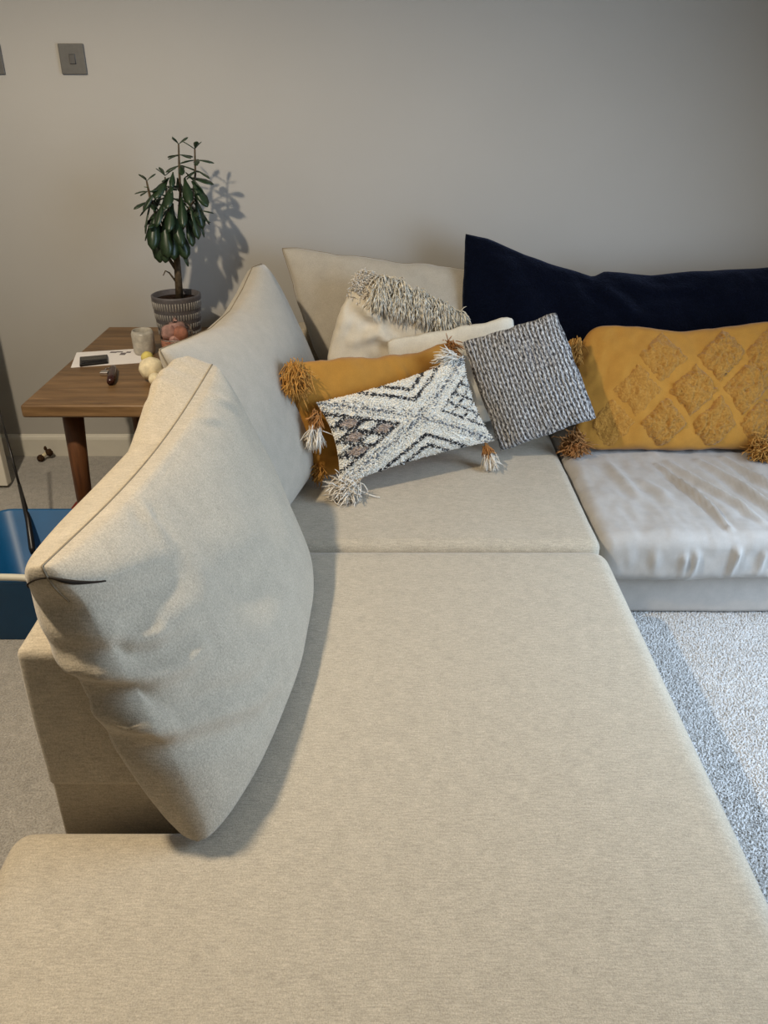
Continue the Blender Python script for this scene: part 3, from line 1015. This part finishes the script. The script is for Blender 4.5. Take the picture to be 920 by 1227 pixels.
for i in range(3600):
    u = random.uniform(0.20, 1.0)
    v = random.uniform(0.80, 1.0)
    # the fringe is gathered into clumps
    cl_ = 0.5 + 0.5 * math.sin(u * 34)
    if random.random() > 0.12 + 0.88 * cl_ ** 1.5:
        continue
    p = psh.at(u, v, 1)
    d = psh.n * 0.6 + Vector((random.gauss(0, .25), random.gauss(0, .15), 0.1 + random.gauss(0, .3)))
    strand(mb, p, d, random.uniform(0.04, 0.075), 0.0019, 38, 0.08)
mb.build('shaggy_band', M['shag'], sh, kind='stuff', label='shaggy brown flecked fringe band')
mb = MB()
for i in range(500):
    u = abs(random.gauss(0, 0.09))
    v = 1 - abs(random.gauss(0, 0.07))
    p = psh.at(min(u, .98), max(v, .02), 1)
    strand(mb, p, psh.n * .8 + Vector((random.gauss(0, .5), random.gauss(0, .3), .2 + random.gauss(0, .4))), random.uniform(.015, .03), 0.0018, 14, .15)
mb.build('corner_fringe', M['white_yarn'], sh, kind='stuff')

# ------------------------------------------------------------------ side table
TZ = 0.58
tb = thing('side_table', 'brown oak side table with round tapered legs behind the sofa arm', 'table', (-0.87, 2.84, 0))
MB().box(-1.112, -0.615, 2.375, 3.29, TZ - .042, TZ).build('tabletop', M['oak'], tb, bevel=0.008)
for (lx, ly) in ((-1.0, 2.49), (-0.71, 2.49), (-1.0, 3.17), (-0.71, 3.17)):
    sx = -1 if lx < -.86 else 1
    sy = -1 if ly < 2.84 else 1
    MB().tube([(lx, ly, TZ - .043), (lx + sx * .008, ly + sy * .006, .3), (lx + sx * .016, ly + sy * .012, 0.0)], [0.034, 0.028, 0.021], 20).build('leg', M['leg_wood'], tb)

# plant pot and plant
PX, PY = -0.775, 3.09
pl = thing('potted_plant', 'tall green jade plant in a dark patterned pot on the side table', 'plant', (PX, PY, TZ))
PH = 0.175
MB().lathe(PX, PY, [(0.03, TZ + .001), (0.066, TZ + .001), (0.074, TZ + .01), (0.084, TZ + .09), (0.091, TZ + PH - .006), (0.091, TZ + PH), (0.087, TZ + PH + .002),
                    (0.083, TZ + PH), (0.078, TZ + PH - .03), (0.03, TZ + PH - .03)], 48).build('pot', M['pot'], pl)
MB().lathe(PX, PY, [(0.002, TZ + PH - .020), (0.05, TZ + PH - .014), (0.081, TZ + PH - .018), (0.081, TZ + PH - .029), (0.002, TZ + PH - .03)], 40).build('soil', M['soil'], pl)
for row, (z0, z1, n_) in enumerate(((0.128, 0.158, 54), (0.092, 0.116, 54), (0.060, 0.080, 48), (0.030, 0.048, 44))):
    mb = MB()
    for i in range(n_):
        t = 2 * math.pi * (i + 0.5 * row) / n_
        ca, sa = math.cos(t), math.sin(t)
        def P(dt, z, o):
            r = 0.0745 + (0.091 - 0.0745) * (z - .01) / (PH - .016) + o
            tt = t + dt
            return (PX + r * math.cos(tt), PY + r * math.sin(tt), TZ + z)
        w_ = 0.026
        mb.add([P(-w_, z0, -.0005), P(w_, z0, -.0005), P(w_, z1, -.0005), P(-w_, z1, -.0005), P(-w_ * .7, z0 + .002, .0025), P(w_ * .7, z0 + .002, .0025), P(w_ * .7, z1 - .002, .0025), P(-w_ * .7, z1 - .002, .0025)],
               [(4, 5, 6, 7), (0, 1, 5, 4), (1, 2, 6, 5), (2, 3, 7, 6), (3, 0, 4, 7)])
    mb.build('relief_band', M['pot_relief'], pl, kind='stuff')

def L(dx, dy, z):
    return Vector((PX + dx + 0.13 * max(0, z - 0.78), PY + dy, z))
B0 = L(0.012, 0, TZ + PH - .02)
B1 = L(0.010, 0.0, 0.83)
B2 = L(-0.004, -0.01, 0.93)
B3 = L(0.012, -0.005, 1.02)
stem = MB()
stem.tube([B0, B1, B2 + Vector((0.006, 0, -.03)), B2, B3], [0.0145, 0.013, 0.0115, 0.011, 0.0095], 10)
stem.tube([L(.006, 0, .84), L(-.02, -.012, .885), L(-.03, -.02, .93), L(-.05, -.03, 1.0), L(-.085, -.03, 1.10), L(-.098, -.025, 1.15)], [.007, .0065, .006, .006, .005, .003], 8)
TIPS = []
def branch(pts, r0=0.0065):
    n_ = len(pts)
    stem.tube(pts, [r0 * (1 - 0.55 * i / (n_ - 1)) for i in range(n_)], 7)
branch([B2, L(.03, .0, 1.0), L(.055, .01, 1.08), L(.066, 0, 1.17), L(.062, 0, 1.25)])
branch([B3, L(.015, 0, 1.1), L(.012, -.01, 1.18), L(.006, 0, 1.265)])
branch([B2, L(-.02, .02, 1.0), L(-.035, .01, 1.09), L(-.04, 0, 1.16)])
branch([B3, L(.045, -.03, 1.05), L(.075, -.03, 1.09)], .005)
branch([B2, L(-.03, -.04, .98), L(-.05, -.05, 1.05)], .005)
branch([L(.004, 0, .80), L(-.02, -.01, .835), L(-.034, -.01, .842), L(-.042, -.01, .825)], .004)
stem.build('stem', M['bark'], pl)

def leaf_mesh(name, mat):
    mb_ = MB()
    prof = [(0.0, 0.06), (0.18, 0.12), (0.42, 0.27), (0.68, 0.36), (0.88, 0.27), (1.0, 0.05)]
    vs, fs = [], []
    for (x, w_) in prof:
        bend = -0.12 * x * x
        th = 0.045 if 0 < x < 1 else 0.02
        vs += [(x, -w_ * .5, bend + .012), (x, 0, bend + th), (x, w_ * .5, bend + .012), (x, 0, bend - th)]
    for i in range(len(prof) - 1):
        for j in range(4):
            k_ = (j + 1) % 4
            fs.append((i * 4 + j, i * 4 + k_, i * 4 + 4 + k_, i * 4 + 4 + j))
    fs += [(3, 2, 1, 0), (20, 21, 22, 23)]
    me = bpy.data.meshes.new(name)
    me.from_pydata(vs, [], [tuple(reversed(f_)) for f_ in fs])
    me.update()
    me.shade_smooth()
    me.materials.append(mat)
    return me
LEAF, LEAFY = leaf_mesh('leaf', M['leaf']), leaf_mesh('leaf_young', M['leaf_young'])
def leaf(p, d, size, me=None):
    o = bpy.data.objects.new('leaf', me or LEAF)
    COL.objects.link(o)
    o.parent = pl
    d = Vector(d).normalized()
    o.rotation_mode = 'QUATERNION'
    q = d.to_track_quat('X', 'Z')
    roll = Matrix.Rotation(random.uniform(-.5, .5), 4, 'X').to_quaternion()
    o.rotation_quaternion = q @ roll
    o.location = Vector(p) - Vector((PX, PY, TZ))
    s_ = size * random.uniform(1.05, 1.3)
    o.scale = (s_, s_ * random.uniform(0.9, 1.2), s_ * 0.8)
def rosette(c, rings, size, up=1.0, ph=0.0, me=None):
    for r_ in range(rings):
        z = -r_ * size * 0.75
        for q in range(4 if r_ else 3):
            t = ph + r_ * 0.8 + q * 2 * math.pi / (4 if r_ else 3)
            el = (0.75 if r_ == 0 else 0.12 - 0.22 * r_) * up
            leaf(Vector(c) + Vector((0, 0, z)), (math.cos(t), math.sin(t), el), size * (0.85 if r_ == 0 else 1.0 + .12 * r_), me)
rosette(L(.006, 0, 1.265), 3, .044, 1, .2)
rosette(L(.062, 0, 1.25), 3, .046, 1, 1.0)
rosette(L(-.098, -.025, 1.15), 3, .044, 1, .5)
rosette(L(-.04, 0, 1.165), 3, .046, 1, .1)
rosette(L(.075, -.03, 1.09), 2, .048, 1, .9)
rosette(L(-.05, -.05, 1.055), 2, .05, 1, .3)
leaf(L(-.085, -.05, 1.13), (-.1, -1, .3), .03, LEAFY)
# mature leaves, hanging round the lower branches
for (dx, dy, z, ex, ey, ez, s_) in (
        (-.085, -.03, 1.07, -.35, -.3, -1, .085), (-.06, -.05, 1.05, -.1, -.5, -1, .10), (-.03, -.05, 1.03, .05, -.4, -1, .11),
        (-.01, -.04, 1.02, .1, -.4, -1, .11), (-.05, -.03, .99, -.25, -.3, -1, .085), (.02, -.04, 1.00, .2, -.3, -1, .10),
        (.055, -.03, 1.07, .3, -.3, -1, .10), (.07, -.02, 1.10, .25, -.2, -1, .09), (.045, -.03, 1.03, .25, -.4, -1, .085),
        (.0, -.05, 1.08, -.1, -.7, -.8, .10), (.03, -.05, 1.10, .1, -.7, -.9, .10), (-.03, -.05, 1.09, -.3, -.6, -.8, .09),
        (-.06, -.04, 1.12, -.6, -.4, -.7, .075), (.06, -.03, 1.15, .6, -.4, -.8, .085), (.02, .03, 1.05, .1, .6, -.9, .09),
        (-.03, .03, 1.06, -.3, .6, -.8, .09), (.05, .03, 1.08, .5, .5, -.8, .085), (-.02, -.05, .98, -.1, -.4, -1, .08),
        (.01, -.03, .96, .5, -.3, -1, .085), (-.075, -.03, 1.03, -.5, -.2, -.9, .075), (-.005, -.05, 1.14, -.1, -.7, -.6, .085),
        (.035, -.03, 1.16, .2, -.7, -.6, .085), (-.02, -.03, 1.16, -.4, -.6, -.5, .075), (.07, 0, 1.05, .35, -.1, -1, .085),
        (-.07, 0, 1.09, -.8, -.1, -.6, .07), (-.05, -.05, 1.01, -.05, -.3, -1, .10), (.0, -.05, 1.05, .3, -.5, -.9, .105)):
    leaf(L(dx, dy, z), (ex, ey, ez), s_)
for i in range(34):
    t = random.uniform(0, 2 * math.pi)
    z = random.uniform(1.02, 1.18)
    r_ = random.uniform(.015, .06)
    leaf(L(r_ * math.cos(t) - .005, r_ * math.sin(t) * .8, z), (math.cos(t), math.sin(t), random.uniform(-1.3, .5)), random.uniform(.045, .08))

# glass jar with pink and orange contents before the pot
JX, JY = -0.752, 2.94
jr = thing('glass_jar', 'clear glass jar with pink and orange contents in front of the plant pot', 'jar', (JX, JY, TZ))
MB().lathe(JX, JY, [(0.02, TZ + .001), (0.052, TZ + .001), (0.058, TZ + .008), (0.058, TZ + .075), (0.050, TZ + .095), (0.030, TZ + .106), (0.008, TZ + .110), (0.009, TZ + .120), (0.003, TZ + .126)], 40).build('jar_glass', M['glass'], jr)
for (dx, dy, z, r_, mt) in ((-.022, -.015, .074, .024, 'pink'), (.020, -.020, .072, .024, 'orange'), (0, .018, .074, .024, 'pink'), (-.026, -.012, .030, .025, 'orange'), (.024, -.018, .030, .025, 'orange'), (.0, .022, .03, .026, 'pink'), (0, -.028, .052, .018, 'pink')):
    MB().blob((JX + dx, JY + dy, TZ + z), r_, 2, .2, 30).build('jar_content', M[mt], jr)
MB().lathe(JX, JY, [(0.0582, TZ + .052), (0.0592, TZ + .054), (0.0582, TZ + .056)], 40, False).build('wire_band', M['steel'], jr)

tg = MB().lathe(-0.868, 2.915, [(0.02, TZ + .001), (0.034, TZ + .001), (0.038, TZ + .012), (0.040, TZ + .075), (0.034, TZ + .088), (0.032, TZ + .086), (0.036, TZ + .07), (0.03, TZ + .02), (0.01, TZ + .014)], 32).build('glass_tumbler', M['frost'])
tag(tg, 'small frosted grey glass tumbler left of the jar on the table', 'glass')

st = thing('soft_toy', 'small cream and yellow soft toy at the table edge beside the big cushion', 'toy', (-0.76, 2.62, TZ))
MB().blob((-0.762, 2.61, TZ + .040), 0.040, 3, .15, 30, (1, 1, .95)).build('toy_body', M['plush'], st)
MB().blob((-0.788, 2.665, TZ + .062), 0.020, 3, .12, 30).build('toy_head', M['yellow'], st)
MB().blob((-0.742, 2.56, TZ + .022), 0.020, 3, .12, 30, (1, 1.2, 1)).build('toy_foot', M['plush'], st)

# paper, phone and lighter on the table
pa = MB()
pa.add([(-1.080, 2.745, TZ + .0006), (-0.847, 2.802, TZ + .0006), (-0.889, 2.976, TZ + .0006), (-1.119, 2.923, TZ + .0006),
        (-1.080, 2.745, TZ + .0022), (-0.847, 2.802, TZ + .0022), (-0.889, 2.976, TZ + .0022), (-1.119, 2.923, TZ + .0022)],
       [(3, 2, 1, 0), (4, 5, 6, 7), (0, 1, 5, 4), (1, 2, 6, 5), (2, 3, 7, 6), (3, 0, 4, 7)])
po = pa.build('paper_sheet', M['paper'], smooth=False)
tag(po, 'white printed paper sheet lying on the side table', 'paper')
ik = MB()
for (x, y, w_, h_) in ((-.985, 2.925, .012, .008), (-.965, 2.930, .012, .006), (-.945, 2.905, .010, .014), (-.93, 2.925, .008, .008)):
    ik.box(x - w_, x + w_, y - h_, y + h_, TZ + .0022, TZ + .0026)
ik.build('printed_marks', M['ink'], po, smooth=False)
def slab(name, quad, z0, z1, mat, parent=None, bevel=0.002):
    mb_ = MB()
    mb_.add([(x, y, z0) for x, y in quad] + [(x, y, z1) for x, y in quad],
            [(3, 2, 1, 0), (4, 5, 6, 7), (0, 1, 5, 4), (1, 2, 6, 5), (2, 3, 7, 6), (3, 0, 4, 7)])
    return mb_.build(name, mat, parent, bevel=bevel)
ph = thing('phone', 'black phone lying on the near edge of the white paper', 'phone', (-1.02, 2.81, TZ))
slab('phone_case', [(-1.050, 2.748), (-0.962, 2.785), (-0.990, 2.872), (-1.080, 2.842)], TZ + .0028, TZ + .011, M['black'], ph, .003)
slab('screen', [(-1.046, 2.754), (-0.967, 2.787), (-0.993, 2.866), (-1.075, 2.838)], TZ + .0108, TZ + .0116, M['screen'], ph, 0)
lg = thing('lighter', 'dark maroon lighter with a bright metal top on the side table', 'lighter', (-0.905, 2.63, TZ))
MB().tube([(-0.886, 2.555, TZ + .013), (-0.893, 2.59, TZ + .014), (-0.915, 2.685, TZ + .014), (-0.922, 2.715, TZ + .012)], [.011, .0135, .0125, .008], 14).build('lighter_body', M['maroon'], lg)
MB().box(-0.953, -0.925, 2.655, 2.680, TZ + .001, TZ + .014).build('lighter_cap', M['steel'], lg, bevel=.003)
MB().tube([(-0.938, 2.668, TZ + .01), (-0.945, 2.70, TZ + .012), (-0.935, 2.73, TZ + .006)], .0025, 6).build('key_ring', M['steel'], lg)

# ------------------------------------------------------------------ blue tub on the carpet with its contents
tub = thing('storage_tub', 'blue plastic open tub with pale carry handle on the carpet left of sofa', 'tub', (-1.07, 2.15, 0))
def ring(x0, x1, y0, y1, r, z, n_=6):
    out = []
    for (cx, cy, a0) in ((x1 - r, y1 - r, 0), (x0 + r, y1 - r, 90), (x0 + r, y0 + r, 180), (x1 - r, y0 + r, 270)):
        for i in range(n_ + 1):
            t = math.radians(a0 + 90 * i / n_)
            out.append((cx + r * math.cos(t), cy + r * math.sin(t), z))
    return out
def loft(rings):
    mb_ = MB()
    n_ = len(rings[0])
    for rg in rings:
        mb_.v.extend(Vector(p) for p in rg)
    for i in range(len(rings) - 1):
        for j in range(n_):
            k_ = (j + 1) % n_
            mb_.f.append((i * n_ + j, i * n_ + k_, (i + 1) * n_ + k_, (i + 1) * n_ + j))
    mb_.f.append(tuple(range(n_ - 1, -1, -1)))
    mb_.f.append(tuple((len(rings) - 1) * n_ + j for j in range(n_)))
    return mb_
X0, X1, Y0, Y1 = -1.255, -0.86, 1.955, 2.36
loft([ring(X0 + .02, X1 - .02, Y0 + .015, Y1 - .02, .05, .002), ring(X0, X1, Y0, Y1, .06, .20), ring(X0 - .008, X1 + .008, Y0 - .008, Y1 + .008, .066, .205),
      ring(X0 - .008, X1 + .008, Y0 - .008, Y1 + .008, .066, .225), ring(X0 - .003, X1 + .003, Y0 - .003, Y1 + .003, .062, .231), ring(X0 + .006, X1 - .006, Y0 + .006, Y1 - .006, .055, .228),
      ring(X0 + .025, X1 - .025, Y0 + .022, Y1 - .025, .045, .012)]).build('tub_body', M['blue'], tub)
hp = []
for i in range(17):
    t = i / 16
    hp.append((-1.19 + .28 * t, 1.938 - .012 * math.sin(math.pi * t), .214 + .030 * math.sin(math.pi * t) ** .6))
MB().tube(hp, .010, 8).build('tub_handle', M['strap'], tub)

wd = thing('toy_wand', 'thin black wand with thick grip standing in the blue tub', 'wand', (-1.2, 2.28, .05))
w0, w1, w2, w3 = Vector((-1.115, 2.255, .125)), Vector((-1.145, 2.335, .205)), Vector((-1.195, 2.43, .285)), Vector((-1.35, 2.72, .50))
MB().tube([w0, w0 + (w1 - w0) * .15, w1, w2], [.007, .011, .0095, .0055], 10).build('wand_grip', M['black'], wd)
MB().tube([w2, (w2 + w3) / 2 + Vector((0, 0, .008)), w3], [.0045, .004, .0035], 8).build('wand_rod', M['black'], wd)

rb = MB().box(-1.07, -0.90, 2.42, 2.55, 0.002, .165).build('red_box', M['redbox'], smooth=False, bevel=.004)
tag(rb, 'dark red box on the carpet behind the blue tub', 'box')

ty = thing('cat_toy', 'tiny dark brown fluffy toy on the carpet against the skirting board', 'toy', (-1.46, 3.26, 0))
MB().blob((-1.482, 3.255, .016), .015, 3, .3, 40).build('toy_body', M['toy_brown'], ty)
MB().blob((-1.452, 3.280, .032), .016, 3, .3, 40).build('toy_head', M['toy_brown'], ty)
MB().tube([(-1.478, 3.26, .02), (-1.462, 3.275, .03)], .009, 8).build('toy_neck', M['plush'], ty)
MB().blob((-1.463, 3.278, .052), .007, 2, .2, 40, (1, 1, 1.6)).build('toy_ear', M['toy_brown'], ty)
